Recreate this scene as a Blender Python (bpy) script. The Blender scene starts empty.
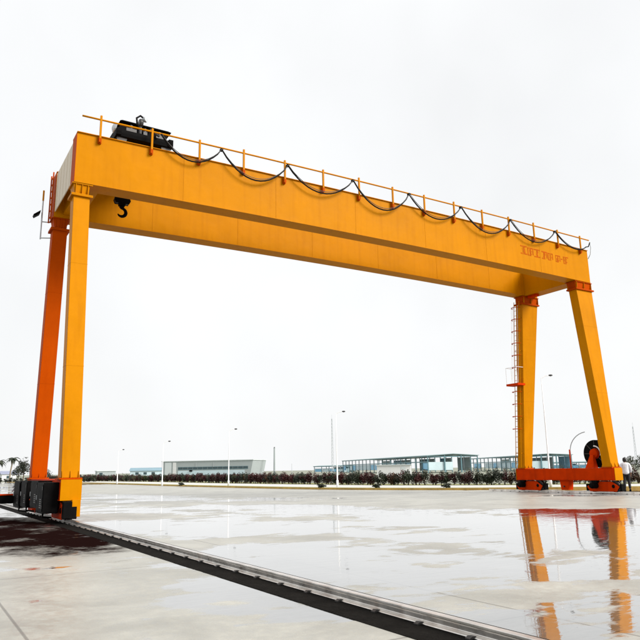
import bpy, math, random
from mathutils import Vector, Matrix
random.seed(7)
C = bpy.context.scene
COL = C.collection

# ---------------------------------------------------------------- camera
cam_d = bpy.data.cameras.new('camera'); cam = bpy.data.objects.new('camera', cam_d); COL.objects.link(cam)
CAM = Vector((-4.111, -23.074, 1.46)); FPX = 668.145
PIT, ROL, YAW = math.radians(12.631), math.radians(1.001), math.radians(31.522)
fw = Vector((math.sin(YAW), math.cos(YAW), 0)); rt = Vector((math.cos(YAW), -math.sin(YAW), 0)); up = Vector((0, 0, 1))
FV = fw*math.cos(PIT) + up*math.sin(PIT); UV = -fw*math.sin(PIT) + up*math.cos(PIT)
RC = rt*math.cos(ROL) - UV*math.sin(ROL); UC = rt*math.sin(ROL) + UV*math.cos(ROL)
M = Matrix((RC, UC, -FV)).transposed().to_4x4(); M.translation = CAM
cam.matrix_world = M
cam_d.sensor_width = 36; cam_d.lens = 36*FPX/640; cam_d.clip_start = .1; cam_d.clip_end = 6000
C.camera = cam

# ---------------------------------------------------------------- sky, sun, exposure
SUN_AZ = math.radians(146)      # clockwise from +Y
SUN_EL = math.radians(34)
sun_dir = Vector((math.sin(SUN_AZ)*math.cos(SUN_EL), math.cos(SUN_AZ)*math.cos(SUN_EL), math.sin(SUN_EL)))
w = bpy.data.worlds.new('World'); C.world = w; w.use_nodes = True
nt = w.node_tree; nt.nodes.clear()
def N(t, typ, **k):
    n = t.nodes.new(typ)
    for a, b in k.items(): setattr(n, a, b)
    return n
sky = N(nt, 'ShaderNodeTexSky', sky_type='NISHITA', sun_disc=False, sun_elevation=SUN_EL, sun_rotation=SUN_AZ)
sky.dust_density = 5; sky.air_density = 1; sky.ozone_density = 1
tc = N(nt, 'ShaderNodeTexCoord')
nz = N(nt, 'ShaderNodeTexNoise'); nz.inputs['Scale'].default_value = 2.2; nz.inputs['Detail'].default_value = 4
nt.links.new(tc.outputs['Generated'], nz.inputs['Vector'])
rmp = N(nt, 'ShaderNodeMapRange')
rmp.inputs['From Min'].default_value = .3; rmp.inputs['From Max'].default_value = .7
rmp.inputs['To Min'].default_value = .93; rmp.inputs['To Max'].default_value = 1.07
nt.links.new(nz.outputs['Fac'], rmp.inputs['Value'])
cl = N(nt, 'ShaderNodeVectorMath', operation='SCALE'); cl.inputs[0].default_value = (10.6, 10.7, 10.75)     # overcast cloud layer
nt.links.new(rmp.outputs['Result'], cl.inputs['Scale'])
mx = N(nt, 'ShaderNodeMix', data_type='RGBA'); mx.inputs['Factor'].default_value = .9
nt.links.new(sky.outputs['Color'], mx.inputs['A']); nt.links.new(cl.outputs['Vector'], mx.inputs['B'])
bg = N(nt, 'ShaderNodeBackground'); bg.inputs['Strength'].default_value = .1
nt.links.new(mx.outputs['Result'], bg.inputs['Color'])
wo = N(nt, 'ShaderNodeOutputWorld'); nt.links.new(bg.outputs['Background'], wo.inputs['Surface'])
sl = bpy.data.lights.new('sun', 'SUN'); sl.energy = 4.6; sl.angle = math.radians(26); sl.color = (1, .96, .9)
so = bpy.data.objects.new('sun', sl); COL.objects.link(so)
so.rotation_euler = (-sun_dir).to_track_quat('-Z', 'Y').to_euler()
C.view_settings.view_transform = 'Standard'; C.view_settings.look = 'None'
C.view_settings.exposure = 0; C.view_settings.gamma = 1; C.view_settings.use_curve_mapping = False

# ---------------------------------------------------------------- materials
MATS = {}
def mat(name, col, rough=.5, metal=0., var=.12, vscale=1.2, bump=0., bscale=8., spec=.5, streak=0., dirt=None, coord='Object', vary=0.):
    m = bpy.data.materials.new(name); m.use_nodes = True; t = m.node_tree
    b = t.nodes['Principled BSDF']
    b.inputs['Roughness'].default_value = rough; b.inputs['Metallic'].default_value = metal
    b.inputs['Specular IOR Level'].default_value = spec
    tcn = N(t, 'ShaderNodeTexCoord')
    n1 = N(t, 'ShaderNodeTexNoise'); n1.inputs['Scale'].default_value = vscale; n1.inputs['Detail'].default_value = 6; n1.inputs['Roughness'].default_value = .65
    t.links.new(tcn.outputs[coord], n1.inputs['Vector'])
    mr = N(t, 'ShaderNodeMapRange'); mr.inputs['From Min'].default_value = .25; mr.inputs['From Max'].default_value = .75
    mr.inputs['To Min'].default_value = 1-var; mr.inputs['To Max'].default_value = 1+var
    t.links.new(n1.outputs['Fac'], mr.inputs['Value'])
    sc = N(t, 'ShaderNodeVectorMath', operation='SCALE'); sc.inputs[0].default_value = col[:3]
    t.links.new(mr.outputs['Result'], sc.inputs['Scale']); out = sc.outputs['Vector']
    if streak:      # rain streaks / chalky wear running down
        mp = N(t, 'ShaderNodeMapping'); mp.inputs['Scale'].default_value = (3.0, 3.0, .22)
        t.links.new(tcn.outputs[coord], mp.inputs['Vector'])
        n2 = N(t, 'ShaderNodeTexNoise'); n2.inputs['Scale'].default_value = 1.4; n2.inputs['Detail'].default_value = 5
        t.links.new(mp.outputs['Vector'], n2.inputs['Vector'])
        r2 = N(t, 'ShaderNodeMapRange'); r2.inputs['From Min'].default_value = .5; r2.inputs['From Max'].default_value = .8
        r2.inputs['To Min'].default_value = 0; r2.inputs['To Max'].default_value = streak
        t.links.new(n2.outputs['Fac'], r2.inputs['Value'])
        mm = N(t, 'ShaderNodeMix', data_type='RGBA'); mm.inputs['B'].default_value = (*(dirt or (.3, .1, .02)), 1)
        t.links.new(r2.outputs['Result'], mm.inputs['Factor']); t.links.new(out, mm.inputs['A']); out = mm.outputs['Result']
    if vary:        # every object a little different
        oi = N(t, 'ShaderNodeObjectInfo'); r3 = N(t, 'ShaderNodeMapRange')
        r3.inputs['To Min'].default_value = 1-vary; r3.inputs['To Max'].default_value = 1+vary
        t.links.new(oi.outputs['Random'], r3.inputs['Value'])
        s3 = N(t, 'ShaderNodeVectorMath', operation='SCALE'); t.links.new(out, s3.inputs[0]); t.links.new(r3.outputs['Result'], s3.inputs['Scale']); out = s3.outputs['Vector']
    t.links.new(out, b.inputs['Base Color'])
    rr = N(t, 'ShaderNodeMapRange'); rr.inputs['To Min'].default_value = max(.02, rough-.12); rr.inputs['To Max'].default_value = min(1, rough+.12)
    t.links.new(n1.outputs['Fac'], rr.inputs['Value']); t.links.new(rr.outputs['Result'], b.inputs['Roughness'])
    if bump:
        n3 = N(t, 'ShaderNodeTexNoise'); n3.inputs['Scale'].default_value = bscale; n3.inputs['Detail'].default_value = 3
        t.links.new(tcn.outputs[coord], n3.inputs['Vector'])
        bp = N(t, 'ShaderNodeBump'); bp.inputs['Strength'].default_value = bump; bp.inputs['Distance'].default_value = .05
        t.links.new(n3.outputs['Fac'], bp.inputs['Height']); t.links.new(bp.outputs['Normal'], b.inputs['Normal'])
    MATS[name] = m
    return m
mat('paint', (.50, .184, .0), .42, var=.1, vscale=.45, bump=.5, bscale=.9, streak=.24, dirt=(.27, .07, .0), spec=.03)
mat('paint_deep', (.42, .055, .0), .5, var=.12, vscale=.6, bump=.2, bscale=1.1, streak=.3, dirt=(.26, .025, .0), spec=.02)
mat('paint_red', (.52, .033, .0), .5, var=.18, vscale=1.5, bump=.1, bscale=4, streak=.4, dirt=(.2, .012, .002), spec=.02)
mat('letter_red', (.40, .075, .002), .5, var=.3, vscale=6, streak=.8, dirt=(.44, .15, .0), spec=.02)
mat('black', (.004, .0038, .0038), .6, var=.4, vscale=4, bump=.05, spec=.04)
mat('rubber', (.008, .008, .008), .75, var=.3, spec=.15)
mat('steel_dark', (.05, .048, .047), .45, metal=.6, var=.3, vscale=5)
mat('rail_steel', (.74, .71, .67), .3, metal=1, var=.3, vscale=3, streak=.5, dirt=(.3, .17, .1))
mat('galv', (.5, .52, .53), .45, metal=.7, var=.15, vscale=5)
mat('grey_paint', (.42, .45, .47), .45, var=.12, vscale=6)
mat('cream', (.62, .53, .4), .55, var=.06, vscale=2, streak=.3, dirt=(.45, .36, .25))
mat('white_pole', (.82, .83, .83), .4, var=.06)
mat('glass_lamp', (.25, .28, .3), .1)
mat('kerb_yellow', (.42, .27, .06), .7, var=.45, vscale=1.5, bump=.2)
mat('kerb_stone', (.45, .44, .41), .7, var=.2, vscale=2)
mat('path_mat', (.56, .55, .52), .6, var=.12, vscale=.3, bump=.05, bscale=20)
mat('verge_mat', (.19, .19, .045), .95, var=.5, vscale=1.2, bump=.6, bscale=12)
mat('terrain_mat', (.27, .28, .23), .95, var=.4, vscale=.03, spec=.1)
mat('leaf_dark', (.022, .03, .014), .6, var=.4, vscale=3, vary=.35)
mat('leaf_green', (.04, .055, .02), .6, var=.4, vscale=3, vary=.35)
mat('leaf_maroon', (.05, .008, .007), .6, var=.4, vscale=3, vary=.4)
mat('leaf_tan', (.08, .04, .018), .7, var=.4, vscale=3, vary=.35)
mat('bark', (.09, .06, .04), .9, var=.3, vscale=8, bump=.4)
mat('bark_pale', (.25, .21, .16), .9, var=.3, vscale=8, bump=.4)
mat('wall_grey', (.34, .38, .38), .6, var=.05, vscale=.2)
mat('wall_pale', (.55, .6, .6), .6, var=.05, vscale=.2)
mat('wall_white', (.66, .67, .66), .6, var=.06, vscale=.3)
mat('window_dark', (.04, .07, .08), .1, var=.2)
mat('roof_blue', (.18, .3, .36), .45, var=.12, vscale=.1)
mat('roof_teal', (.20, .30, .31), .45, var=.15, vscale=.1)
mat('frame_teal', (.11, .22, .25), .45, var=.2)
mat('sheet_blue', (.22, .5, .72), .4, var=.2, vscale=.15)
mat('sheet_pale', (.5, .62, .66), .4, var=.15, vscale=.15)
mat('roof_slate', (.25, .27, .36), .6, var=.15)
mat('shirt', (.74, .76, .8), .8, var=.06, vscale=6, bump=.25, bscale=14)
mat('trousers', (.014, .014, .017), .85, var=.3, vscale=10)
mat('skin', (.42, .24, .16), .55, var=.06)
mat('hair', (.01, .009, .008), .5, var=.3, vscale=20)
mat('orange_sheet', (.5, .16, .02), .6, var=.2)

# ---- wet concrete of the yard
def wet_ground(name, dry, wetc, dark_reflection=False, spec=.5, coat=True):
    m = bpy.data.materials.new(name); m.use_nodes = True; t = m.node_tree; b = t.nodes['Principled BSDF']
    geo = N(t, 'ShaderNodeNewGeometry'); P = geo.outputs['Position']
    def noise(scale, det=5, rough=.6, dist=0., vec=None, mp=None):
        n = N(t, 'ShaderNodeTexNoise'); n.inputs['Scale'].default_value = scale; n.inputs['Detail'].default_value = det
        n.inputs['Roughness'].default_value = rough; n.inputs['Distortion'].default_value = dist
        v = P
        if mp:
            q = N(t, 'ShaderNodeMapping'); q.inputs['Scale'].default_value = mp[0]; q.inputs['Rotation'].default_value = (0, 0, mp[1]); t.links.new(P, q.inputs['Vector']); v = q.outputs['Vector']
        t.links.new(v, n.inputs['Vector']); return n.outputs['Fac']
    def math_(op, a, c, clamp=False):
        n = N(t, 'ShaderNodeMath', operation=op, use_clamp=clamp)
        for i, v in enumerate((a, c)):
            if isinstance(v, (int, float)): n.inputs[i].default_value = v
            else: t.links.new(v, n.inputs[i])
        return n.outputs[0]
    def rng(v, a, c, lo=0., hi=1.):
        n = N(t, 'ShaderNodeMapRange', interpolation_type='SMOOTHSTEP'); n.inputs['From Min'].default_value = a; n.inputs['From Max'].default_value = c
        n.inputs['To Min'].default_value = lo; n.inputs['To Max'].default_value = hi; t.links.new(v, n.inputs['Value']); return n.outputs['Result']
    def blob(cx, cy, rx, ry, ang):          # soft ellipse in world metres: 1 at the centre, 0 at the rim
        q = N(t, 'ShaderNodeVectorMath', operation='SUBTRACT'); q.inputs[1].default_value = (cx, cy, 0); t.links.new(P, q.inputs[0])
        r = N(t, 'ShaderNodeMapping', vector_type='TEXTURE'); r.inputs['Rotation'].default_value = (0, 0, ang); r.inputs['Scale'].default_value = (rx, ry, 1e6); t.links.new(q.outputs[0], r.inputs['Vector'])
        l = N(t, 'ShaderNodeVectorMath', operation='LENGTH'); t.links.new(r.outputs['Vector'], l.inputs[0])
        return rng(l.outputs['Value'], .55, 1.1, 1, 0)
    big = noise(.16, 6, .62, .6, mp=((1, 1, 1), 0)); mid = noise(.75, 5, .6, .4); fine = noise(7, 6, .7); grain = noise(60, 4, .7)
    strk = noise(1.0, 5, .62, .3, mp=((.55, 1.5, 1), .62))
    pud = math_('ADD', big, math_('ADD', math_('MULTIPLY', math_('SUBTRACT', mid, .5), .16), math_('MULTIPLY', math_('SUBTRACT', strk, .5), .34)))
    PUD = [(9.3, -11.8, 10, 5.0, -.9, .1), (7, 3, 6, 4, -.75, .06)]
    for cx, cy, rx, ry, a, s in PUD: pud = math_('ADD', pud, math_('MULTIPLY', blob(cx, cy, rx, ry, a), s))
    for cx, cy, rx, ry, a, s in [(19.2, -3.1, 12, 5.7, -.86, .3), (17, 38, 9, 34, 0., .3), (21.5, 9.5, 6, 9, .4, .3)]: pud = math_('SUBTRACT', pud, math_('MULTIPLY', blob(cx, cy, rx, ry, a), s))
    pm = rng(pud, .472, .512)
    # colour
    tone = math_('ADD', math_('MULTIPLY', mid, .5), math_('MULTIPLY', fine, .5))
    v = rng(tone, .3, .7, .78, 1.16)
    v = math_('MULTIPLY', v, rng(grain, .3, .7, .94, 1.05))
    sx = N(t, 'ShaderNodeSeparateXYZ'); t.links.new(P, sx.inputs[0]); jl = None
    for ax, per in (('X', 4.5), ('Y', 6.)):
        fr = math_('ABSOLUTE', math_('SUBTRACT', math_('FRACT', math_('DIVIDE', math_('ADD', sx.outputs[ax], 300.), per), 0), .5), 0)
        q = rng(fr, .5-.022/per, .5-.008/per); jl = q if jl is None else math_('MAXIMUM', jl, q)
    v = math_('MULTIPLY', v, math_('SUBTRACT', 1., math_('MULTIPLY', jl, .5)))
    v = math_('MULTIPLY', v, rng(noise(.35, 4, .6, 1.2), .35, .65, .86, 1.08))
    cm = N(t, 'ShaderNodeMix', data_type='RGBA'); cm.inputs['A'].default_value = (*dry, 1); cm.inputs['B'].default_value = (*wetc, 1); t.links.new(pm, cm.inputs['Factor'])
    sc = N(t, 'ShaderNodeVectorMath', operation='SCALE'); t.links.new(cm.outputs['Result'], sc.inputs[0]); t.links.new(v, sc.inputs['Scale']); out = sc.outputs['Vector']
    rough = N(t, 'ShaderNodeMix', data_type='FLOAT'); rough.inputs['B'].default_value = .012; t.links.new(pm, rough.inputs['Factor'])
    t.links.new(rng(fine, .3, .7, .30, .5), rough.inputs['A'])
    if dark_reflection:      # dark patch beside the track, the crane base's red reflection put into its colour
        st = math_('ADD', blob(-1.5, -2.6, 2.3, 8.6, .06), math_('MULTIPLY', blob(-1.5, -2.6, 3.2, 11, .06), math_('ADD', math_('MULTIPLY', math_('SUBTRACT', mid, .5), 2.6), math_('MULTIPLY', math_('SUBTRACT', fine, .5), 1.))))
        sm = rng(st, .1, .95)
        c2 = N(t, 'ShaderNodeMix', data_type='RGBA'); c2.inputs['B'].default_value = (.011, .0045, .004, 1); t.links.new(sm, c2.inputs['Factor']); t.links.new(out, c2.inputs['A']); out = c2.outputs['Result']
        r2 = N(t, 'ShaderNodeMix', data_type='FLOAT'); r2.inputs['B'].default_value = .7; t.links.new(sm, r2.inputs['Factor']); t.links.new(rough.outputs['Result'], r2.inputs['A']); ro = r2.outputs['Result']
        s2 = rng(sm, 0, 1, spec, .0); t.links.new(s2, b.inputs['Specular IOR Level'])
    else:
        ro = rough.outputs['Result']; b.inputs['Specular IOR Level'].default_value = spec
    t.links.new(out, b.inputs['Base Color']); t.links.new(ro, b.inputs['Roughness'])
    bp = N(t, 'ShaderNodeBump'); bp.inputs['Distance'].default_value = .012
    t.links.new(math_('MULTIPLY', math_('SUBTRACT', 1., pm), .35), bp.inputs['Strength']); t.links.new(math_('ADD', math_('MULTIPLY', fine, 1.), math_('MULTIPLY', grain, .3)), bp.inputs['Height'])
    t.links.new(bp.outputs['Normal'], b.inputs['Normal'])
    rip = noise(2.4, 3, .5, .3, mp=((.6, 2.6, 1), .9)); rb = N(t, 'ShaderNodeBump'); rb.inputs['Distance'].default_value = .02; rb.inputs['Strength'].default_value = .16     # wind ripple on the water
    t.links.new(rip, rb.inputs['Height']); t.links.new(rb.outputs['Normal'], b.inputs['Coat Normal'])
    if coat:        # water film lying on the slab
        t.links.new(pm if not dark_reflection else math_('MULTIPLY', pm, math_('SUBTRACT', 1., sm)), b.inputs['Coat Weight']); b.inputs['Coat IOR'].default_value = 1.33; b.inputs['Coat Roughness'].default_value = .008
    MATS[name] = m
wet_ground('concrete', (.36, .355, .315), (.14, .137, .128), True)
mat('bed', (.010, .009, .008), .85, var=.5, vscale=2.5, bump=.5, bscale=14, spec=.02)

# ---------------------------------------------------------------- mesh helpers
class MB:
    def __init__(s): s.v = []; s.f = []; s.m = []; s.cur = 0
    def add(s, vs, fs):
        o = len(s.v); s.v += [tuple(p) for p in vs]
        for f in fs: s.f.append([i+o for i in f]); s.m.append(s.cur)
    def hexa(s, p):    # p: 4 bottom (ccw from above), 4 top
        s.add(p, [(3, 2, 1, 0), (4, 5, 6, 7), (0, 1, 5, 4), (1, 2, 6, 5), (2, 3, 7, 6), (3, 0, 4, 7)])
    def box(s, x0, x1, y0, y1, z0, z1):
        s.hexa([(x0, y0, z0), (x1, y0, z0), (x1, y1, z0), (x0, y1, z0), (x0, y0, z1), (x1, y0, z1), (x1, y1, z1), (x0, y1, z1)])
    def prism(s, poly, ax, a, b):   # poly of 2d points, extruded along axis ax (0,1,2) from a to b
        n = len(poly)
        def P(q, c): q = list(q); q.insert(ax, c); return tuple(q)
        vs = [P(q, a) for q in poly]+[P(q, b) for q in poly]
        fs = [tuple(range(n))[::-1], tuple(range(n, 2*n))]+[(i, (i+1) % n, (i+1) % n+n, i+n) for i in range(n)]
        if ax == 1: fs = [f[::-1] for f in fs]
        s.add(vs, fs)
    def tube(s, pts, r, n=8, cap=True):
        pts = [Vector(p) for p in pts]; rs = r if isinstance(r, (list, tuple)) else [r]*len(pts)
        d0 = (pts[1]-pts[0]).normalized(); a = d0.orthogonal().normalized(); vs = []; fs = []
        for i, p in enumerate(pts):
            d = (pts[min(i+1, len(pts)-1)]-pts[max(i-1, 0)]).normalized()
            a = (a-d*a.dot(d)).normalized(); b = d.cross(a)
            vs += [p+(a*math.cos(2*math.pi*k/n)+b*math.sin(2*math.pi*k/n))*rs[i] for k in range(n)]
        for i in range(len(pts)-1):
            fs += [(i*n+k, i*n+(k+1) % n, (i+1)*n+(k+1) % n, (i+1)*n+k) for k in range(n)]
        if cap: fs += [tuple(range(n))[::-1], tuple(range((len(pts)-1)*n, len(pts)*n))]
        s.add(vs, fs)
    def lathe(s, c, axis, prof, n=24):   # prof: (distance along axis, radius)
        c = Vector(c); ax = Vector(axis).normalized(); a = ax.orthogonal().normalized(); b = ax.cross(a); vs = []; fs = []
        for d, r in prof: vs += [c+ax*d+(a*math.cos(2*math.pi*k/n)+b*math.sin(2*math.pi*k/n))*r for k in range(n)]
        for i in range(len(prof)-1): fs += [(i*n+k, i*n+(k+1) % n, (i+1)*n+(k+1) % n, (i+1)*n+k) for k in range(n)]
        fs += [tuple(range(n))[::-1], tuple(range((len(prof)-1)*n, len(prof)*n))]
        s.add(vs, fs)
    def build(s, name, mats, parent=None, bevel=0., smooth=False):
        me = bpy.data.meshes.new(name); me.from_pydata(s.v, [], s.f); me.update()
        for k in (mats if isinstance(mats, (list, tuple)) else [mats]): me.materials.append(MATS[k])
        me.polygons.foreach_set('material_index', s.m)
        if smooth: me.polygons.foreach_set('use_smooth', [True]*len(me.polygons))
        o = bpy.data.objects.new(name, me); COL.objects.link(o)
        if parent: o.parent = parent
        if bevel:
            bm = o.modifiers.new('bevel', 'BEVEL'); bm.width = bevel; bm.segments = 2; bm.limit_method = 'ANGLE'; bm.angle_limit = math.radians(40)
        return o
def tag(o, label, cat, group=None):
    o['label'] = label; o['category'] = cat
    if group: o['group'] = group
    return o
def thing(name, label, cat, loc=(0, 0, 0), group=None):
    o = bpy.data.objects.new(name, None); COL.objects.link(o); o.location = loc; o.empty_display_size = .3
    return tag(o, label, cat, group)
def struct(o): o['kind'] = 'structure'; return o
def at(u, v, z=0.):           # photo pixel -> point on a horizontal plane
    x = (u-320)/FPX; y = -(v-320)/FPX; r = FV+RC*x+UC*y
    return CAM+r*((z-CAM.z)/r.z)
def far(u, D, z=0.):          # photo column at the horizon, forward depth D metres -> ground point
    t = (u-320)/FPX; hx = math.cos(PIT)
    p = CAM+(fw+rt*(t/hx*hx*1.0))*D
    return Vector((p.x, p.y, z))

# ---------------------------------------------------------------- ground
def sheet(name, poly, z, m):
    b = MB(); b.add([(x, y, z) for x, y in poly], [tuple(range(len(poly)))]); return struct(b.build(name, m))
sheet('terrain', [(-3000, -3000), (3000, -3000), (3000, 3000), (-3000, 3000)], -.03, 'terrain_mat')
K = [(14.5, 133), (21.0, 84), (20.6, 50), (21.6, 33.5), (22.4, 23.5), (24.2, 16.5), (27.8, 9.6), (33.6, 3.2), (47, -9), (80, -36)]
def chaikin(p, n=2):
    for _ in range(n):
        q = [p[0]]
        for a, b in zip(p[:-1], p[1:]):
            q += [(a[0]*.75+b[0]*.25, a[1]*.75+b[1]*.25), (a[0]*.25+b[0]*.75, a[1]*.25+b[1]*.75)]
        p = q+[p[-1]]
    return p
K = chaikin(K)
def offset(p, d):
    o = []
    for i in range(len(p)):
        a = Vector(p[max(i-1, 0)]); b = Vector(p[min(i+1, len(p)-1)]); t = (b-a).normalized(); n = Vector((-t.y, t.x))
        o.append((p[i][0]+n.x*d, p[i][1]+n.y*d))
    return o
def strip(name, a, b, z, m):
    s = MB(); n = len(a)
    s.add([(x, y, z) for x, y in a]+[(x, y, z) for x, y in b], [(i, i+1, n+i+1, n+i) for i in range(n-1)]); return struct(s.build(name, m))
yard = [(-260, 150)]+[(-40, 140)]+K+[(80, -120), (-260, -120)]
sheet('concrete_yard', yard[::-1], 0., 'concrete')
# kerb: yellow-brown painted stones with a pale top
kb = MB(); a, b2, c3 = K, offset(K, .16), offset(K, .02)
n = len(K)
for i in range(n-1):
    kb.hexa([(*a[i], -.02), (*a[i+1], -.02), (*b2[i+1], -.02), (*b2[i], -.02), (*c3[i], .13), (*c3[i+1], .13), (*b2[i+1], .13), (*b2[i], .13)])
struct(kb.build('kerb', 'kerb_yellow'))
strip('grass_verge', offset(K, .16), offset(K, 1.5), .115, 'verge_mat')
strip('path', offset(K, 1.5), offset(K, 7.3), .11, 'path_mat')
strip('planting_bed', offset(K, 7.3), offset(K, 11), .115, 'verge_mat')

# ---------------------------------------------------------------- crane rails
def rail_track(x, y0, y1, bx0, bx1, lab, bm='bed'):
    r = thing('crane_rail', lab, 'rail', (x, (y0+y1)/2, 0), 'rails the crane runs on')
    L = (y1-y0)/2
    b = MB(); b.box(bx0-x, bx1-x, -L, L, -.01, .006); b.build('rail_bed', bm, r)
    prof = [(-.07, .006), (.07, .006), (.07, .02), (.018, .035), (.018, .085), (.04, .095), (.04, .125), (-.04, .125), (-.04, .095), (-.018, .085), (-.018, .035), (-.07, .02)]
    b = MB(); b.prism(prof, 1, -L, L); b.build('rail_section', 'rail_steel', r, bevel=.006)
    cl = MB(); cl.prism([(-.12, .0065), (-.072, .0065), (-.04, .021), (-.04, .03), (-.085, .034), (-.12, .018)], 1, -.03, .03)
    first = cl.build('rail_clip', 'steel_dark', r); me = first.data; k = 0; y = -L+1
    while y < L-.3:
        if -24 < y+(y0+y1)/2 < 9:
            for s in (0, math.pi):
                o = first if k == 0 else bpy.data.objects.new('rail_clip', me)
                if k: COL.objects.link(o); o.parent = r
                o.location = (0, y, 0); o.rotation_euler.z = s; k += 1
        y += .7
    return r
XL, XR = .31, 26.94
rail_track(XL, -60, 115, -.15, .76, 'long steel crane rail in a black bed under the pair of untapered crane legs')
rail_track(XR, -60, 7.9, 26.6, 27.3, 'steel crane rail under the tapered legs beside the man', 'kerb_stone')

# ---------------------------------------------------------------- gantry crane
H, L, HG, W, G, CB = 11.5, 28.056, 1.932, .732, 4.533, .133
crane = thing('gantry_crane', 'huge orange double girder gantry crane on four legs spanning the wet yard', 'gantry crane', (L/2, G/2, 0))
CL = Vector(crane.location)
def part(mb, name, m, parent=crane, bevel=0., smooth=False):
    o = mb.build(name, m, parent, bevel, smooth)
    if parent is crane: o.location = -CL
    return o
def camb(x): t = x/L; return CB*4*t*(1-t)
def beamX(mb, x0, x1, y0, y1, z0, z1, n=28):       # beam along X that follows the camber
    vs = []; fs = []
    for i in range(n+1):
        x = x0+(x1-x0)*i/n; c = camb(x)
        vs += [(x, y0, z0+c), (x, y1, z0+c), (x, y1, z1+c), (x, y0, z1+c)]
    for i in range(n):
        o = i*4
        for k in range(4): fs.append((o+k, o+4+k, o+4+(k+1) % 4, o+(k+1) % 4))
    fs += [(0, 1, 2, 3), (n*4+3, n*4+2, n*4+1, n*4)]
    mb.add(vs, [f[::-1] for f in fs] if False else fs)
for y0 in (0., G-W):
    b = MB(); beamX(b, .012, L-.012, y0+.03, y0+W-.03, H+.022, H+HG-.022)
    g = part(b, 'girder', 'paint')
    b = MB(); beamX(b, 0, L, y0-.03, y0+W+.03, H+HG-.022, H+HG); part(b, 'top_flange', 'paint', g)
    b = MB(); beamX(b, 0, L, y0, y0+W, H, H+.022); part(b, 'bottom_flange', 'paint', g)
    b = MB(); beamX(b, .3, L-.3, y0+W*.5-.03, y0+W*.5+.03, H+HG, H+HG+.09); part(b, 'trolley_rail', 'steel_dark', g)
    for x in (.0, L-.012):      # end plates
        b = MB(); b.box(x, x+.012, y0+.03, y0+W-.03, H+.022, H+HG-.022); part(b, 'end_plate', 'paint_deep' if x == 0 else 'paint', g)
    for k in range(1, 7):       # weld seams between web plates
        x = L*k/7; c = camb(x); b = MB()
        for yy in (y0+.026, y0+W-.026): b.box(x-.008, x+.008, yy-.003, yy+.003, H+.025+c, H+HG-.025+c)
        part(b, 'weld_seam', 'paint', g)
    if y0 == 0: g_front = g
    else: g_back = g
# faded lettering on the front girder: unreadable in the photo, kept as brush-stroke blocks
def glyph(x, z, s, seed):
    rnd = random.Random(seed); b = MB()
    yf = .0255
    def bar(x0, x1, z0, z1): b.box(x+x0*s, x+x1*s, yf, .031, z+z0*s, z+z1*s)
    bar(.0, 1., .86, 1.); bar(.0, rnd.choice((.6, 1.)), .0, .14)
    if rnd.random() < .7: bar(.0, .16, .15, .85)
    if rnd.random() < .7: bar(.84, 1., .15, .85)
    z0 = .2
    while z0 < .78:
        d_ = rnd.uniform(.07, .14); x0_ = rnd.uniform(.2, .4); bar(x0_, rnd.uniform(.6, .8), z0, z0+d_); z0 += d_+rnd.uniform(.04, .08)
    xm = rnd.uniform(.4, .5); b.box(x+xm*s, x+(xm+.12)*s, .023, .0285, z+.15*s, z+.85*s)
    return b
lx = 22.55
for i, (dx, s) in enumerate([(0, .48), (.52, .46), (1.02, .46), (1.62, .44), (2.1, .42), (2.72, .4), (3.36, .42)]):
    xx = lx+dx; part(glyph(xx, 12.3+camb(xx)+(.01 if i == 0 else 0), s, 11+i*7), 'lettering', 'letter_red', g_front)
for xx in (25.72,): 
    b = MB(); b.box(xx, xx+.13, .0255, .031, 12.5+camb(xx), 12.56+camb(xx)); part(b, 'lettering', 'letter_red', g_front)
# end ties
b = MB(); b.box(.35, 1.05, W-.03, G-W+.03, H+.15, H+1.75); part(b, 'end_tie', 'paint', bevel=.01)
b = MB(); b.box(26.95, 27.85, W-.03, G-W+.03, H+.02, H+1.75); tie = part(b, 'end_tie', 'paint', bevel=.01)
b = MB(); b.box(27.1, 27.35, W+2.35, G-W-.031, H-.12, H+.02); part(b, 'stiffener_plate', 'paint_red', tie)
# pale panel closing the gap at the end of the girders
b = MB(); b.box(.02, .05, W+.02, G-W-.02, H+.2, H+HG-.1); ep = part(b, 'end_panel', 'cream')
for k in range(5):
    y = W+.35+k*.6; b = MB(); b.box(.012, .02, y-.02, y+.02, H+.22, H+HG-.12); part(b, 'panel_rib', 'cream', ep)
# access ladder up the end of the back girder
b = MB()
for y in (G-W+.14, G-.14): b.box(-.12, -.07, y-.025, y+.025, H-.1, H+HG+.0)
lad0 = part(b, 'end_ladder', 'paint_deep')
for k in range(7):
    z = H+.05+k*.28; b = MB(); b.tube([(-.095, G-W+.17, z), (-.095, G-.17, z)], .015, 6); part(b, 'rung', 'paint_deep', lad0)
# conduit post with floodlight at the outer corner
b = MB(); b.tube([(-.32, G+.1, H-.75), (-.32, G+.1, H+.9)], .028, 8); b.tube([(-.32, G+.1, H-.7), (.1, G-.1, H-.7)], .025, 8); b.tube([(-.32, G+.1, H+.0), (.0, G+.05, H+.0)], .025, 8)
cp = part(b, 'conduit_post', 'galv')
b = MB(); b.tube([(-.32, G+.1, H+.9), (-.32, G+.1, H+1.35)], .035, 8); part(b, 'post_tip', 'paint', cp)
b = MB(); b.hexa([(-.62, G-.08, H+.12), (-.42, G-.08, H+.28), (-.42, G+.2, H+.28), (-.62, G+.2, H+.12), (-.66, G-.1, H+.2), (-.4, G-.1, H+.42), (-.4, G+.22, H+.42), (-.66, G+.22, H+.2)]); part(b, 'floodlight', 'black', cp)

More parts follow.
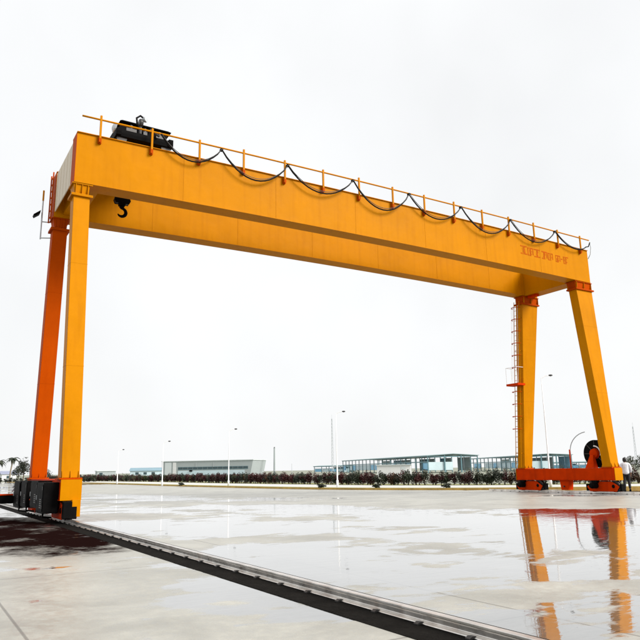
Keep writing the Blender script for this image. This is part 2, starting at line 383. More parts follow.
# legs --------------------------------------------------------------
SZ0, SZ1 = .70, 1.30           # sill beam
D0, S1, S2 = .111, 1.254, .891
DY = W-2*D0
def leg(front, right):
    zt, zb = H-.5, SZ1+.05
    def sec(z):
        k = 1-z/H
        y0 = (D0-S1*k) if front else (G-W+D0+S2*k)
        if right:
            t = z/H; x0 = 26.678+(26.807-26.678)*t; x1 = 27.203+(28.174-27.203)*t
        else: x0, x1 = .03, .581
        return x0, x1, y0, y0+DY
    def hx(z0, z1, e=0.):
        a = sec(z0); c = sec(z1)
        return [(a[0]-e, a[2]-e, z0), (a[1]+e, a[2]-e, z0), (a[1]+e, a[3]+e, z0), (a[0]-e, a[3]+e, z0), (c[0]-e, c[2]-e, z1), (c[1]+e, c[2]-e, z1), (c[1]+e, c[3]+e, z1), (c[0]-e, c[3]+e, z1)]
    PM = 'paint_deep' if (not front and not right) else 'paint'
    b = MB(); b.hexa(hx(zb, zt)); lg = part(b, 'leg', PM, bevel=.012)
    def flange(z, t, e, name, m):
        a = sec(z); q = MB(); q.box(a[0]-e, a[1]+e, a[2]-e, a[3]+e, z, z+t); return part(q, name, m, lg, bevel=.005)
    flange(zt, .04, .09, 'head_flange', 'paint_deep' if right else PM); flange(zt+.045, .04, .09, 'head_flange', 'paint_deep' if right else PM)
    a = sec(H)
    q = MB(); z0, z1 = zt+.085, H-.04          # flared head block
    q.hexa([(a[0]+.04, a[2]+.02, z0), (a[1]-.04, a[2]+.02, z0), (a[1]-.04, a[3]-.02, z0), (a[0]+.04, a[3]-.02, z0), (a[0]-.02, a[2]-.04, z1), (a[1]-.02, a[2]-.04, z1), (a[1]-.02, a[3]+.04, z1), (a[0]-.02, a[3]+.04, z1)])
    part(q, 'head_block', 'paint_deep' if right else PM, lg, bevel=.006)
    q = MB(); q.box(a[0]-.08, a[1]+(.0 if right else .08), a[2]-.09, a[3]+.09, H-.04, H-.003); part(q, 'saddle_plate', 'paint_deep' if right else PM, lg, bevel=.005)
    for yy, sg in ((a[2]+.0, -1), (a[3]-.0, 1)):       # gussets of the head
        for xx in (a[0]+.06, (a[0]+a[1])/2, a[1]-.08):
            q = MB(); q.prism([(yy, z0), (yy, z1), (yy+sg*.085, z1), (yy+sg*.085, z1-.06), (yy+sg*.085, z0+.03), (yy+sg*.085, z0)], 0, xx-.008, xx+.008); part(q, 'gusset', PM, lg)
    flange(SZ1+.003, .045, .07, 'foot_flange', 'paint_deep')
    f = sec(zb)
    for yy, sg in ((f[2], -1), (f[3], 1)):
        for xx in (f[0]+.03, (f[0]+f[1])/2, f[1]-.03):
            q = MB(); q.prism([(yy, zb), (yy, zb+.22), (yy+sg*.065, zb)], 0, xx-.008, xx+.008); part(q, 'gusset', PM, lg)
    for zs in ((8.48, 4.9) if not right else (8.9, 5.2)):     # plate joints
        s0 = hx(zs-.008, zs+.008, .004); q = MB(); q.hexa(s0); part(q, 'weld_seam', PM, lg)
    return lg, sec
legs = {}
for front in (True, False):
    for right in (False, True): legs[front, right] = leg(front, right)
# sill beams and bogies ----------------------------------------------
def bogie(x, yc, out):         # out: side the motor is on
    b = MB()
    poly = [(yc-.95, .36), (yc-.78, .12), (yc+.78, .12), (yc+.95, .36), (yc+.55, .62), (yc-.55, .62)]
    for xx in (x-.22, x+.19): b.prism(poly, 0, xx, xx+.03)
    b.box(x-.19, x+.19, yc-.5, yc+.5, .5, .6)
    bo = part(b, 'bogie', 'paint_red', bevel=.006)
    b = MB(); b.lathe((x, yc, .6), (0, 0, 1), [(0, .22), (.05, .22), (.05, .16), (.1, .16)], 20); part(b, 'pivot', 'steel_dark', bo)
    for s in (-1, 1):
        b = MB(); b.lathe((x-.1, yc+s*.62, .38), (1, 0, 0), [(0, .29), (.03, .29), (.035, .255), (.165, .255), (.17, .29), (.2, .29)], 28); wh = part(b, 'wheel', 'steel_dark', bo, smooth=False)
        b = MB(); b.lathe((x-.245, yc+s*.62, .38), (1, 0, 0), [(0, .07), (.02, .09), (.47, .09), (.49, .07)], 16); part(b, 'axle', 'black', wh)
        b = MB(); b.box(x-.16, x+.16, yc+s*1.0-.05, yc+s*1.0+.05, .14, .5); part(b, 'rail_sweeper', 'black', bo, bevel=.01)
    b = MB(); b.lathe((x+out*.25, yc+.35, .42), (out, 0, 0), [(0, .12), (.02, .15), (.38, .15), (.4, .12), (.48, .1)], 20); b.box(x+out*.3-.12, x+out*.3+.12, yc+.2, yc+.5, .55, .68); part(b, 'drive_motor', 'black', bo)
    return bo
for right in (False, True):
    x0, x1 = (.03, .59) if not right else (26.66, 27.22)
    ya, yb = -1.19, 5.33
    b = MB(); b.box(x0, x1, ya, yb, SZ0, SZ1); sb = part(b, 'sill_beam', 'paint_red', bevel=.012)
    for yy in (ya-.02, yb): 
        b = MB(); b.box(x0-.03, x1+.03, yy, yy+.02, SZ0-.02, SZ1-.001); part(b, 'end_plate', 'paint', sb)
    b = MB(); b.box(x0-.03, x1+.03, ya+.001, yb-.001, SZ0-.022, SZ0); part(b, 'bottom_flange', 'paint_red', sb)
    xc = XR if right else XL
    for yc in (-.35, 4.5): bogie(xc, yc, -1 if not right else -1)
    # rail clamp in the middle
    b = MB(); b.prism([(1.75, SZ0-.023), (2.35, SZ0-.023), (2.28, .16), (1.82, .16)], 0, xc-.2, xc+.2); rc = part(b, 'rail_clamp', 'paint_red', bevel=.01)
    b = MB(); b.tube([(xc-.28, 2.05, .35), (xc+.28, 2.05, .35)], .04, 10); part(b, 'clamp_pin', 'steel_dark', rc)
    if right:
        sb_r = sb
        for yc, m in ((5.48, 'rubber'),):
            b = MB(); b.lathe((xc, yc-.13, .95), (0, 1, 0), [(0, .1), (.05, .12), (.2, .12), (.26, .1)], 16); part(b, 'buffer', m, sb)
    else:
        b = MB(); b.box(xc+.02, xc+.27, -1.36, -1.212, .2, .70); part(b, 'end_guard', 'paint', sb, bevel=.008)
        b = MB(); b.box(xc-.26, xc+.0, -1.52, -1.3, .16, .66); part(b, 'rail_brake', 'black', sb, bevel=.02)
        b = MB(); b.lathe((xc, 5.36, .95), (0, 1, 0), [(0, .1), (.05, .12), (.2, .12), (.26, .1)], 16); part(b, 'buffer', 'rubber', sb)
# black cabinets added to darken the shaded outer side of the untapered legs' sill
for k, (y0, y1, z0, z1, xo) in enumerate([(-.85, .3, .3, 1.22, .42), (.36, 1.7, .42, 1.26, .4), (2.4, 3.7, .36, 1.26, .42), (3.76, 5.2, .3, 1.24, .46)]):
    b = MB(); b.box(-xo, .026, y0, y1, z0, z1); cb = part(b, 'added_black_cabinet', 'black', bevel=.012)
    b = MB(); b.box(-xo-.015, -xo-.002, y0+.05, y1-.05, z0+.06, z1-.06); dr = part(b, 'cabinet_door', 'black', cb, bevel=.004)
    for q in range(5):
        zz = z0+.16+q*.06; b = MB(); b.box(-xo-.024, -xo-.0155, y0+.2, y0+.5, zz, zz+.03); part(b, 'vent_slat', 'steel_dark', cb)
    for zz in (z0+.15, z1-.22):
        b = MB(); b.box(-xo-.03, -xo-.0155, y0+.055, y0+.085, zz, zz+.1); part(b, 'hinge', 'steel_dark', cb)
    b = MB(); b.tube([(-xo+.12, (y0+y1)/2, z0), (-xo+.12, (y0+y1)/2+.05, z0-.12), (-.02, (y0+y1)/2+.2, z0-.16)], .03, 8); part(b, 'conduit', 'rubber', cb)
    b = MB(); b.box(-xo-.04, -xo-.014, y1-.14, y1-.11, (z0+z1)/2-.07, (z0+z1)/2+.07); part(b, 'handle', 'galv', cb)
b = MB(); b.box(-.3, .0, 1.8, 2.3, .3, .34); b.prism([(-.36, .62), (-.2, .95), (-.1, .95), (-.24, .62)], 1, 1.9, 2.2); part(b, 'clamp_lever', 'paint_red', bevel=.01)
for k, (y, z) in enumerate([(5.3, 1.12), (5.36, .98), (5.3, .8)]):
    b = MB(); b.tube([(-.3, y-.1, z), (-.42, y+.05, z-.02), (-.5, y+.1, z-.12)], .035, 8); part(b, 'cable_gland', 'grey_paint')
# cable guide arm standing out from the sill
b = MB(); b.box(-1.15, .025, 5.22, 5.42, .42, .72); ga = part(b, 'cable_guide_arm', 'black', bevel=.01)
b = MB(); b.box(-1.17, .02, 5.2, 5.44, .722, .77); part(b, 'arm_cap', 'paint_red', ga)
b = MB(); b.box(-1.19, -1.152, 5.2, 5.44, .4, .7); part(b, 'arm_end', 'grey_paint', ga)

# ladder with cage up the back tapered leg ----------------------------
sec = legs[False, True][1]
lad = MB()
def lpt(z, dx, dy=0.): a = sec(z); return (a[0]-dx, (a[2]+a[3])/2+.06+dy, z)
for dy in (-.2, .2): lad.tube([lpt(z, .16, dy) for z in (SZ1+.1, 3.5, 6.2, 8.5, 11.2)], .022, 6)
for z in (2.2, 4.2, 6.2, 8.2, 10.2):
    for dy in (-.2, .2): lad.tube([lpt(z, .16, dy), lpt(z, .0, dy)], .018, 6)
ladder = part(lad, 'ladder', 'paint')
z = SZ1+.35
while z < 11.1:
    b = MB(); b.tube([lpt(z, .16, -.2), lpt(z, .16, .2)], .013, 6); part(b, 'rung', 'paint', ladder); z += .3
z = 3.6
while z < 11.0:
    if not 6.0 < z < 6.5:
        b = MB(); b.tube([(lpt(z, .16)[0]-.31*math.sin(math.pi*t/10), lpt(z, .16)[1]-.3*math.cos(math.pi*t/10), z) for t in range(11)], .022, 6); part(b, 'cage_hoop', 'paint_deep', ladder)
    z += .72
for t in (2, 5, 8):
    b = MB(); b.tube([(lpt(z, .16)[0]-.31*math.sin(math.pi*t/10), lpt(z, .16)[1]-.3*math.cos(math.pi*t/10), z) for z in (6.3, 8, 9.5, 10.9)], .008, 5); part(b, 'cage_strap', 'white_pole', ladder)
a = lpt(6.2, .0); b = MB(); b.box(a[0]-.62, a[0]-.0, a[1]-.45, a[1]+.45, 6.12, 6.24); pf = part(b, 'rest_platform', 'paint_red')
for dx, dy in ((.6, -.42), (.6, .42), (.6, 0)):
    b = MB(); b.tube([(a[0]-dx, a[1]+dy, 6.24), (a[0]-dx, a[1]+dy, 7.2)], .014, 6); part(b, 'guard_post', 'white_pole', pf)
b = MB(); b.tube([(a[0]-.05, a[1]-.42, 7.2), (a[0]-.6, a[1]-.42, 7.2), (a[0]-.6, a[1]+.42, 7.2), (a[0]-.05, a[1]+.42, 7.2)], .014, 6); part(b, 'guard_rail', 'white_pole', pf)

# handrail on the front girder ----------------------------------------
ZR = 14.03
b = MB(); pts = [(x, -.09, ZR+camb(x)) for x in [.12+(28.15-.12)*i/40 for i in range(41)]]; b.tube(pts, .035, 8)
hr = part(b, 'handrail', 'paint', smooth=True)
for k in range(15):
    x = .78+k*1.8993; c = camb(x); b = MB()
    b.box(x-.035, x+.035, -.125, -.06, 13.16+c, ZR+c+.12 if k % 3 else ZR+c+.16); po = part(b, 'post', 'paint', hr)
    b = MB(); b.box(x-.06, x+.06, -.059, .026, 13.12+c, 13.34+c); b.box(x-.045, x+.045, -.13, -.126, 13.14+c, 13.3+c); part(b, 'bracket', 'paint_deep', po)

# cable reel beside the front tapered leg ------------------------------
RX = 27.42; RC_ = Vector((RX, .33, 2.05)); b = MB()
for x in (-.12, .1): b.lathe(RC_+Vector((x, 0, 0)), (1, 0, 0), [(0, .72), (.02, .72)], 40)
b.lathe(RC_+Vector((-.1, 0, 0)), (1, 0, 0), [(0, .6), (.2, .6)], 40)
reel = part(b, 'cable_reel', 'black')
b = MB(); b.lathe(RC_+Vector((-.30, 0, 0)), (1, 0, 0), [(0, .10), (.02, .24), (.178, .28)], 28); part(b, 'reel_hub', 'paint_red', reel)
for k in range(8):
    an = k*math.pi/4; d = Vector((0, math.cos(an), math.sin(an))); p0 = RC_+Vector((-.135, 0, 0))+d*.27; p1 = RC_+Vector((-.135, 0, 0))+d*.7
    b = MB(); b.tube([p0, p1], .022, 6); part(b, 'reel_spoke', 'steel_dark', reel)
b = MB(); b.tube([RC_+Vector((-.2, .4*math.cos(t), .4*math.sin(t))) for t in [1.6+i*.2 for i in range(10)]], .035, 8); part(b, 'reel_hose', 'white_pole', reel)
b = MB(); b.hexa([(26.8, .12, SZ1+.003), (27.16, .12, SZ1+.003), (27.16, .66, SZ1+.003), (26.8, .66, SZ1+.003), (26.98, .24, 1.98), (27.12, .24, 1.98), (27.12, .42, 1.98), (26.98, .42, 1.98)]); part(b, 'reel_stand', 'paint_red', reel, bevel=.01)
b = MB(); b.tube([(26.8, 1.5, SZ1)]+[(26.8, 1.5, 1.3+.25*i) for i in range(1, 5)]+[(26.8, .3+1.2*math.cos(t), 2.2+1.0*math.sin(t)) for t in [.15+i*.16 for i in range(9)]], .025, 8); part(b, 'cable_guide_hoop', 'grey_paint', reel)
b = MB(); b.tube([(26.76, 1.52, SZ1), (26.76, 1.52, 2.3)], .035, 8); part(b, 'guide_post', 'paint_red', reel)

# ---------------------------------------------------------------- hoist trolley on the girders
tr = thing('hoist_trolley', 'black hoist trolley with a sheet roof riding on top of the orange girders', 'trolley', (2.6, G/2, H+HG))
def tp(mb, name, m, parent=None, bevel=0., smooth=False):
    o = mb.build(name, m, parent or tr, bevel, smooth)
    if parent is None: o.location = (-2.6, -G/2, -(H+HG))
    return o
TZ = H+HG+.09+camb(2.5)
b = MB()
for x in (1.5, 3.5): b.box(x-.09, x+.09, .15, G-.15, TZ+.22, TZ+.5)
for y in (.22, G-.46): b.box(1.4, 3.6, y, y+.24, TZ+.2, TZ+.48)
b.box(1.45, 3.55, .5, G-.5, TZ+.48, TZ+.53)
tp(b, 'trolley_frame', 'black', bevel=.01)
for x in (1.65, 3.35):
    for y in (W/2, G-W/2):
        b = MB(); b.lathe((x, y-.07, TZ+.16), (0, 1, 0), [(0, .19), (.02, .19), (.025, .155), (.115, .155), (.12, .19), (.14, .19)], 20); tp(b, 'wheel', 'steel_dark')
b = MB(); b.hexa([(1.55, .5, TZ+.54), (3.42, .5, TZ+.54), (3.42, G-.75, TZ+.54), (1.55, G-.75, TZ+.54), (1.7, .62, TZ+.98), (3.5, .62, TZ+.98), (3.5, G-.85, TZ+.98), (1.74, G-.85, TZ+.98)]); hs = tp(b, 'machine_housing', 'black', bevel=.02)
b = MB(); b.hexa([(1.6, .5, TZ+.99), (3.62, .5, TZ+.985), (3.62, G-.6, TZ+.985), (1.6, G-.6, TZ+.99), (1.7, .56, TZ+1.06), (3.5, .56, TZ+1.05), (3.5, G-.66, TZ+1.05), (1.7, G-.66, TZ+1.06)]); tp(b, 'roof', 'black', bevel=.01)
for x, wd in ((1.8, .4), (2.45, .16), (2.95, .3)):
    b = MB(); b.box(x, x+wd, .32, .5, TZ+.5, TZ+.66); b.lathe((x+wd/2, .4, TZ+.66), (0, 0, 1), [(0, .07), (.14, .07), (.16, .04)], 12); tp(b, 'rope_pulley_bracket', 'steel_dark', bevel=.008)
b = MB(); b.lathe((1.5, .7, TZ+.7), (-1, 0, 0), [(0, .16), (.05, .2), (.1, .16), (.14, .06)], 16); tp(b, 'brake_disc', 'galv')
# sheave head with lamp standing in front of the roof
b = MB(); b.tube([(2.32, .3, TZ+.5), (2.32, .3, TZ+.85)], .06, 8); b.lathe((2.26, .3, TZ+.95), (1, 0, 0), [(0, .15), (.04, .17), (.1, .17), (.14, .15)], 18); hd = tp(b, 'cable_sheave', 'steel_dark', smooth=False)
b = MB(); b.lathe((2.4, .3, TZ+1.08), (.4, -.5, .1), [(0, .05), (.08, .1), (.16, .11)], 14); tp(b, 'work_lamp', 'grey_paint', hd)
b = MB(); b.tube([(2.2, .3, TZ+.85), (2.16, .28, TZ+1.12), (2.3, .28, TZ+1.25), (2.46, .28, TZ+1.16)], .04, 8); tp(b, 'cable_loop', 'rubber', hd)
b = MB(); b.tube([(3.0, .1, 14.05), (2.7, .25, TZ+.75), (2.6, .6, TZ+.6)], .045, 8); tp(b, 'festoon_arm', 'steel_dark')
# rope drum
b = MB(); b.lathe((1.9, G/2, TZ+.12), (1, 0, 0), [(0, .26), (.03, .26), (.035, .2), (1.2, .2), (1.205, .26), (1.235, .26)], 24); tp(b, 'rope_drum', 'steel_dark')

hk = thing('hook_block', 'black crane hook block hanging on ropes between the girders', 'hook', (2.27, G/2, 11.5))
def hp(mb, name, m, parent=None, bevel=0., smooth=False): return mb.build(name, m, parent or hk, bevel, smooth)
b = MB()
for s in (-1, 1): b.prism([(-.26, .42), (.26, .42), (.32, .55), (.26, .74), (-.26, .74), (-.32, .55)], 1, s*.1-.02, s*.1+.02)
b.box(-.12, .12, -.12, .12, .34, .44); cheek = hp(b, 'cheek_plate', 'black', bevel=.008)
for x in (-.16, .16):
    b = MB(); b.lathe((x, -.075, .57), (0, 1, 0), [(0, .15), (.03, .13), (.12, .13), (.15, .15)], 20); hp(b, 'sheave', 'steel_dark', cheek)
    b = MB(); b.tube([(x*1.8, 0, .6), (x*1.8, 0, TZ+.1-11.5)], .014, 6); hp(b, 'hoist_rope', 'steel_dark', cheek)
b = MB(); pts = [(0, 0, .36), (0, 0, .24)]+[(-.0+.17*math.sin(t), 0, .07+.17*math.cos(t)) for t in [0.0+i*.38 for i in range(1, 12)]]
b.tube(pts, [.06, .06]+[.055, .06, .065, .07, .07, .07, .065, .06, .05, .04, .02], 10); hp(b, 'hook', 'black', smooth=True)
b = MB(); b.lathe((0, 0, .26), (0, 0, 1), [(0, .09), (.04, .1), (.08, .09)], 16); hp(b, 'hook_nut', 'black')

# festoon cable looping along the handrail -----------------------------
ft = thing('festoon_cable', 'black power cable hanging in loops along the girder handrail', 'cable', (14, -.16, 13.9))
pk = [(3.0, 14.03), (5.47, 14.0), (8.48, 14.03), (11.8, 14.08), (15.0, 14.1), (18.28, 14.08), (21.75, 14.06), (25.2, 14.03), (27.75, 13.55)]
lows = [13.2, 13.0, 13.12, 12.98, 13.16, 13.02, 13.13, 13.3]
b = MB(); pts = []
for (x0, z0), (x1, z1), lo in zip(pk[:-1], pk[1:], lows):
    zm = (z0+z1)/2
    for i in range(14):
        t = i/14; sag = 4*t*(1-t); sag = sag**.9
        pts.append((x0+(x1-x0)*t-14, (-.02 if 0 < t < 1 else 0)+.02*math.sin(x0*3), (z0+(z1-z0)*t)-sag*(zm-lo)-13.9))
pts += [(27.75-14, 0, 13.55-13.9), (28.0-14, .02, 13.62-13.9), (28.2-14, .05, 13.9-13.9)]
b.tube(pts, .032, 7); b.build('cable', 'rubber', ft, smooth=True)
pts2 = []
for (x0, z0), (x1, z1), lo in zip(pk[:-1], pk[1:], lows):
    zm = (z0+z1)/2
    for i in range(14):
        t = i/14; sag = (4*t*(1-t))**.9; pts2.append((x0+(x1-x0)*t-14, -.06, z0+(z1-z0)*t-sag*(zm-lo)*.93-13.9))
b = MB(); b.tube(pts2, .014, 6); b.build('control_cable', 'steel_dark', ft, smooth=True)
for x, z in pk[1:-1]:
    b = MB(); b.box(x-14-.05, x-14+.05, -.06, .09, z-13.9-.05, z-13.9+.03); b.tube([(x-14, .07, z-13.9), (x-14, .07, ZR+camb(x)-13.9)], .012, 6); b.build('cable_carrier', 'black', ft)
b = MB(); b.tube([(28.2-14, .05, 0), (28.24-14, .05, -.3), (28.2-14, .1, -.7), (28.1-14, .2, -.95)], .022, 7); b.build('cable_tail', 'grey_paint', ft, smooth=True)

# ---------------------------------------------------------------- plants
def leaves(mb, n, rx, ry, rz, cz, size, rnd, clumps=7):
    cs = []
    for _ in range(clumps):
        v = Vector((rnd.gauss(0, 1), rnd.gauss(0, 1), rnd.gauss(0, 1))).normalized()*rnd.uniform(.25, .75); cs.append((v, rnd.uniform(.3, .55)))
    for _ in range(n):
        c, r = rnd.choice(cs); v = Vector((rnd.gauss(0, 1), rnd.gauss(0, 1), rnd.gauss(0, 1))).normalized()*r*rnd.random()**.4
        p = c+v; p = Vector((p.x*rx, p.y*ry, cz+p.z*rz))
        a = Vector((rnd.uniform(-1, 1), rnd.uniform(-1, 1), rnd.uniform(-.6, .6))).normalized(); bb = a.orthogonal().normalized(); bb.rotate(Matrix.Rotation(rnd.uniform(0, 6.3), 3, a))
        s = size*rnd.uniform(.6, 1.4)
        mb.add([p-a*s, p+bb*s*.5, p+a*s, p-bb*s*.5], [(0, 1, 2, 3)])
def shrub_mesh(seed, h, leafm, stems=True):
    rnd = random.Random(seed); b = MB()
    if stems:
        for k in range(4):
            x, y = rnd.uniform(-.14, .14), rnd.uniform(-.14, .14); b.tube([(x*.4, y*.4, 0), (x, y, h*.35), (x*1.6, y*1.6, h*.75)], [.02, .016, .008], 5)
    b.cur = 1
    leaves(b, 620, .46, .46, h*.5, h*.5, .06, rnd, 14)
    o = b.build('shrub', ['bark', leafm]); return o
SH = []
for i, lm in enumerate(['leaf_maroon', 'leaf_dark', 'leaf_maroon', 'leaf_tan', 'leaf_dark', 'leaf_maroon', 'leaf_green']): SH.append((lm, shrub_mesh(30+i, 1.0, lm)))
LAB = {'leaf_maroon': ('dark maroon leaved shrub in the long hedge behind the pale path', 'maroon shrubs of the hedge'),
       'leaf_dark': ('dark green leaved shrub in the long hedge behind the pale path', 'dark green shrubs of the hedge'),
       'leaf_tan': ('brownish leaved shrub in the long hedge behind the pale path', 'brown shrubs of the hedge'),
       'leaf_green': ('fresh green leaved shrub in the long hedge behind the pale path', 'green shrubs of the hedge')}
HL = offset(K, 8.1)
acc = 0.; seg = []
for a, b2 in zip(HL[:-1], HL[1:]):
    a, b2 = Vector(a), Vector(b2); seg.append((acc, a, b2)); acc += (b2-a).length
used = set(); d = 0.; rnd = random.Random(5); cnt = 0
while d < acc:
    s0, a, b2 = [s for s in seg if s[0] <= d][-1]; p = a+(b2-a).normalized()*(d-s0)
    if p.y > -14 and cnt < 285:
        lm, src = SH[rnd.choice([0, 0, 1, 1, 2, 2, 3, 4, 5, 6])]
        if lm+src.name in used: o = src.copy(); COL.objects.link(o)
        else: o = src; used.add(lm+src.name)
        o.location = (p.x+rnd.uniform(-.15, .15), p.y+rnd.uniform(-.15, .15), .11); o.rotation_euler.z = rnd.uniform(0, 6.28)
        k = rnd.uniform(.85, 1.08); o.scale = (k*rnd.uniform(.95, 1.3), k*rnd.uniform(.95, 1.3), k*1.16)
        tag(o, LAB[lm][0], 'shrub', LAB[lm][1]); cnt += 1
    d += .46
for lm, src in SH:
    if lm+src.name not in used: bpy.data.objects.remove(src)
# small round bushes on the verge
src = None
for i, u in enumerate([180, 322, 378, 449]):
    p = at(u, 488.2 if u > 300 else 485.8, .11)
    if src is None: src = shrub_mesh(77, .34, 'leaf_dark'); src.name = 'low_bush'; o = src
    else: o = src.copy(); COL.objects.link(o)
    o.location = (p.x+.4, p.y+.7, .11); o.rotation_euler.z = i*1.3; o.scale = (.85, .85, .9)
    tag(o, 'small dark green bush standing alone on the path before the hedge', 'bush', 'small bushes along the path')

def tree(name, label, loc, h, cr, lm, seed, group=None, n=900, trunk='bark', bare=.35):
    t = thing(name, label, 'tree', loc, group); rnd = random.Random(seed)
    b = MB(); b.tube([(0, 0, 0), (.06*h*.2, 0, h*.3), (0, .05, h*.62), (.05, 0, h*.85)], [h*.022, h*.017, h*.011, h*.004], 8)
    for k in range(6):
        an = rnd.uniform(0, 6.28); z0 = h*rnd.uniform(bare, .7); b.tube([(0, 0, z0), (math.cos(an)*cr*.4, math.sin(an)*cr*.4, z0+h*.1), (math.cos(an)*cr*.75, math.sin(an)*cr*.75, z0+h*.2)], [h*.009, h*.006, h*.002], 5)
    b.build('trunk', trunk, t)
    b = MB(); leaves(b, n, cr, cr, h*(1-bare)*.52, h*(bare+(1-bare)*.5), h*.035, rnd, 12); b.build('crown', lm, t)
    return t
def palm(label, loc, h, seed, lean=.0):
    t = thing('palm_tree', label, 'palm tree', loc, 'palms at the far end of the yard'); rnd = random.Random(seed)
    b = MB(); b.tube([(0, 0, 0), (lean*.3, 0, h*.4), (lean, 0, h*.82)], [.2, .15, .13], 8); b.build('trunk', 'bark_pale', t)
    for k in range(12):
        an = k*2*math.pi/12+rnd.uniform(-.2, .2); ln = h*.27*rnd.uniform(.8, 1.2); el = rnd.uniform(-.1, 1.0); b = MB(); prev = None
        for i in range(9):
            s = i/8; r = ln*s; z = h*.82+ln*(el*s-1.1*s*s*.9); c = Vector((lean+math.cos(an)*r, math.sin(an)*r, z)); sd = Vector((-math.sin(an), math.cos(an), 0))
            if prev is not None:
                wd = .34*h/6*math.sin(math.pi*min(.98, .12+s*.86))
                for q in (-1, 1): b.add([prev, c, c+sd*q*wd+Vector((math.cos(an)*.12, math.sin(an)*.12, -.22*wd-.1)), prev+sd*q*wd*.95+Vector((0, 0, -.2*wd))], [(0, 1, 2, 3)])
            prev = c
        b.build('frond', 'leaf_dark', t)
    return t
for u, h, sd, ln, lb in [(3, 5.6, 1, .2, 'leaning palm with a small crown beyond the yard edge'), (14.5, 6.2, 2, .5, 'tallest thin palm beyond the yard edge beside the leaning one'), (-14, 5.2, 9, -.3, 'short palm at the outer end of the palm row')]:
    palm(lb, far(u, 150), h, sd, ln)
tree('dark_tree', 'loose dark tree between the palms and the crane legs', far(23, 146), 4.6, 2.0, 'leaf_dark', 3, n=700, bare=.2)
tree('dark_tree', 'slim dark tree standing close to the outer crane leg', far(28, 140), 5.2, 1.5, 'leaf_dark', 4, n=600, bare=.2)
tree('dark_tree', 'small dark tree seen through the gap between the untapered legs', far(52, 140), 2.6, .9, 'leaf_dark', 5, n=450, bare=.25)
src = None
for i in range(26):
    u = -30+i*5.1
    if 60 < u < 84: continue
    if src is None: src = shrub_mesh(91, 1.15, 'leaf_dark'); src.name = 'hedge_bush'; o = src
    else: o = src.copy(); COL.objects.link(o)
    p = far(u, 141 if u < 70 else 118); o.location = (p.x, p.y, -.03 if u < 70 else .0); o.scale = (1.6, 1.6, random.uniform(.75, 1.15)); o.rotation_euler.z = i*1.7
    tag(o, 'dark green bush in the far hedge below the palms', 'bush', 'bushes of the far hedge')
for i, u in enumerate([121.5, 126.5, 131.5, 136, 141]):
    tree('dark_tree', 'small dark rounded tree in the row beside the grey building', far(u, 108), random.uniform(1.3, 1.6), .55, ['leaf_dark', 'leaf_green'][i % 2], 60+i, 'row of small rounded trees', n=300, bare=.15)
for i, (u, D, h) in enumerate([(617, 95, 2.4), (623, 100, 3.0), (630, 92, 2.8), (637, 90, 3.2), (645, 88, 3.0)]):
    tree('round_tree', 'soft green tree of the clump behind the man in the white shirt', far(u, D), h, 1.1, 'leaf_green', 80+i, 'tree clump behind the man', n=500, bare=.15)
for i, u in enumerate(range(462, 612, 9)):
    tree('row_tree', 'small green tree in the far row seen behind the sill beam', far(u, 120+5*math.sin(i*2.1)), random.uniform(1.3, 2.0), 1.0, ['leaf_green', 'leaf_dark'][i % 2], 120+i, 'far row of small green trees', n=260, bare=.1)

# ---------------------------------------------------------------- street lamps, masts
def lamp(u, vb, h, side, label):
    p = at(u, vb, .11); t = thing('street_lamp', label, 'street lamp', p, 'street lamps along the path')
    b = MB(); b.lathe((0, 0, 0), (0, 0, 1), [(0, .09), (.5, .09), (.55, .055), (h*.6, .04), (h, .025)], 12); b.build('pole', 'white_pole', t, smooth=True)
    b = MB(); b.tube([(0, 0, h-.05), (rt.x*side*.25, rt.y*side*.25, h+.12), (rt.x*side*.6, rt.y*side*.6, h+.16)], .025, 8); b.build('arm', 'white_pole', t)
    b = MB(); c = Vector((rt.x*side*.62, rt.y*side*.62, h+.16)); b.lathe(c-Vector((rt.x, rt.y, 0))*.12, rt, [(0, .03), (.04, .05), (.18, .06), (.26, .03)], 12); hd = b.build('lamp_head', 'steel_dark', t)
    b = MB(); b.lathe(c+Vector((0, 0, -.075)), (0, 0, 1), [(0, .03), (.03, .045)], 12); b.build('lens', 'glass_lamp', hd)
lamp(337.5, 487, 5.75, 1, 'white street lamp beside the lattice mast')
lamp(228.5, 486.2, 5.1, 1, 'white street lamp before the long grey building')
lamp(162, 485.8, 4.4, 1, 'white street lamp at the end of the long grey building near the blue roof')
lamp(551, 487.5, 7.0, 1, 'white street lamp seen between the tapered crane legs')
lamp(117, 484, 4.2, 1, 'white street lamp by the distant pale sheds')
def mast(u, D, h, w_, label):
    t = thing('lattice_mast', label, 'mast', far(u, D)); b = MB()
    for k in range(3):
        an = k*2*math.pi/3; b.tube([(math.cos(an)*w_, math.sin(an)*w_, 0), (math.cos(an)*w_*.35, math.sin(an)*w_*.35, h)], .05, 5)
    b.build('mast_leg', 'grey_paint', t); b = MB(); nn = int(h/1.1)
    for i in range(nn):
        for k in range(3):
            a0 = k*2*math.pi/3; a1 = a0+2*math.pi/3; z0, z1 = h*i/nn, h*(i+1)/nn; r0 = w_*(1-.65*i/nn); r1 = w_*(1-.65*(i+1)/nn)
            b.tube([(math.cos(a0)*r0, math.sin(a0)*r0, z0), (math.cos(a1)*r1, math.sin(a1)*r1, z1)], .03, 4)
    b.build('bracing', 'grey_paint', t)
    b = MB(); b.tube([(0, 0, h-.3), (0, 0, h+1.4)], .03, 5); b.build('antenna', 'grey_paint', t)
mast(330, 230, 18.4, .45, 'tall thin lattice mast behind the steel frame building')
mast(627, 240, 14.5, .45, 'grey lattice mast above the tree clump behind the man')
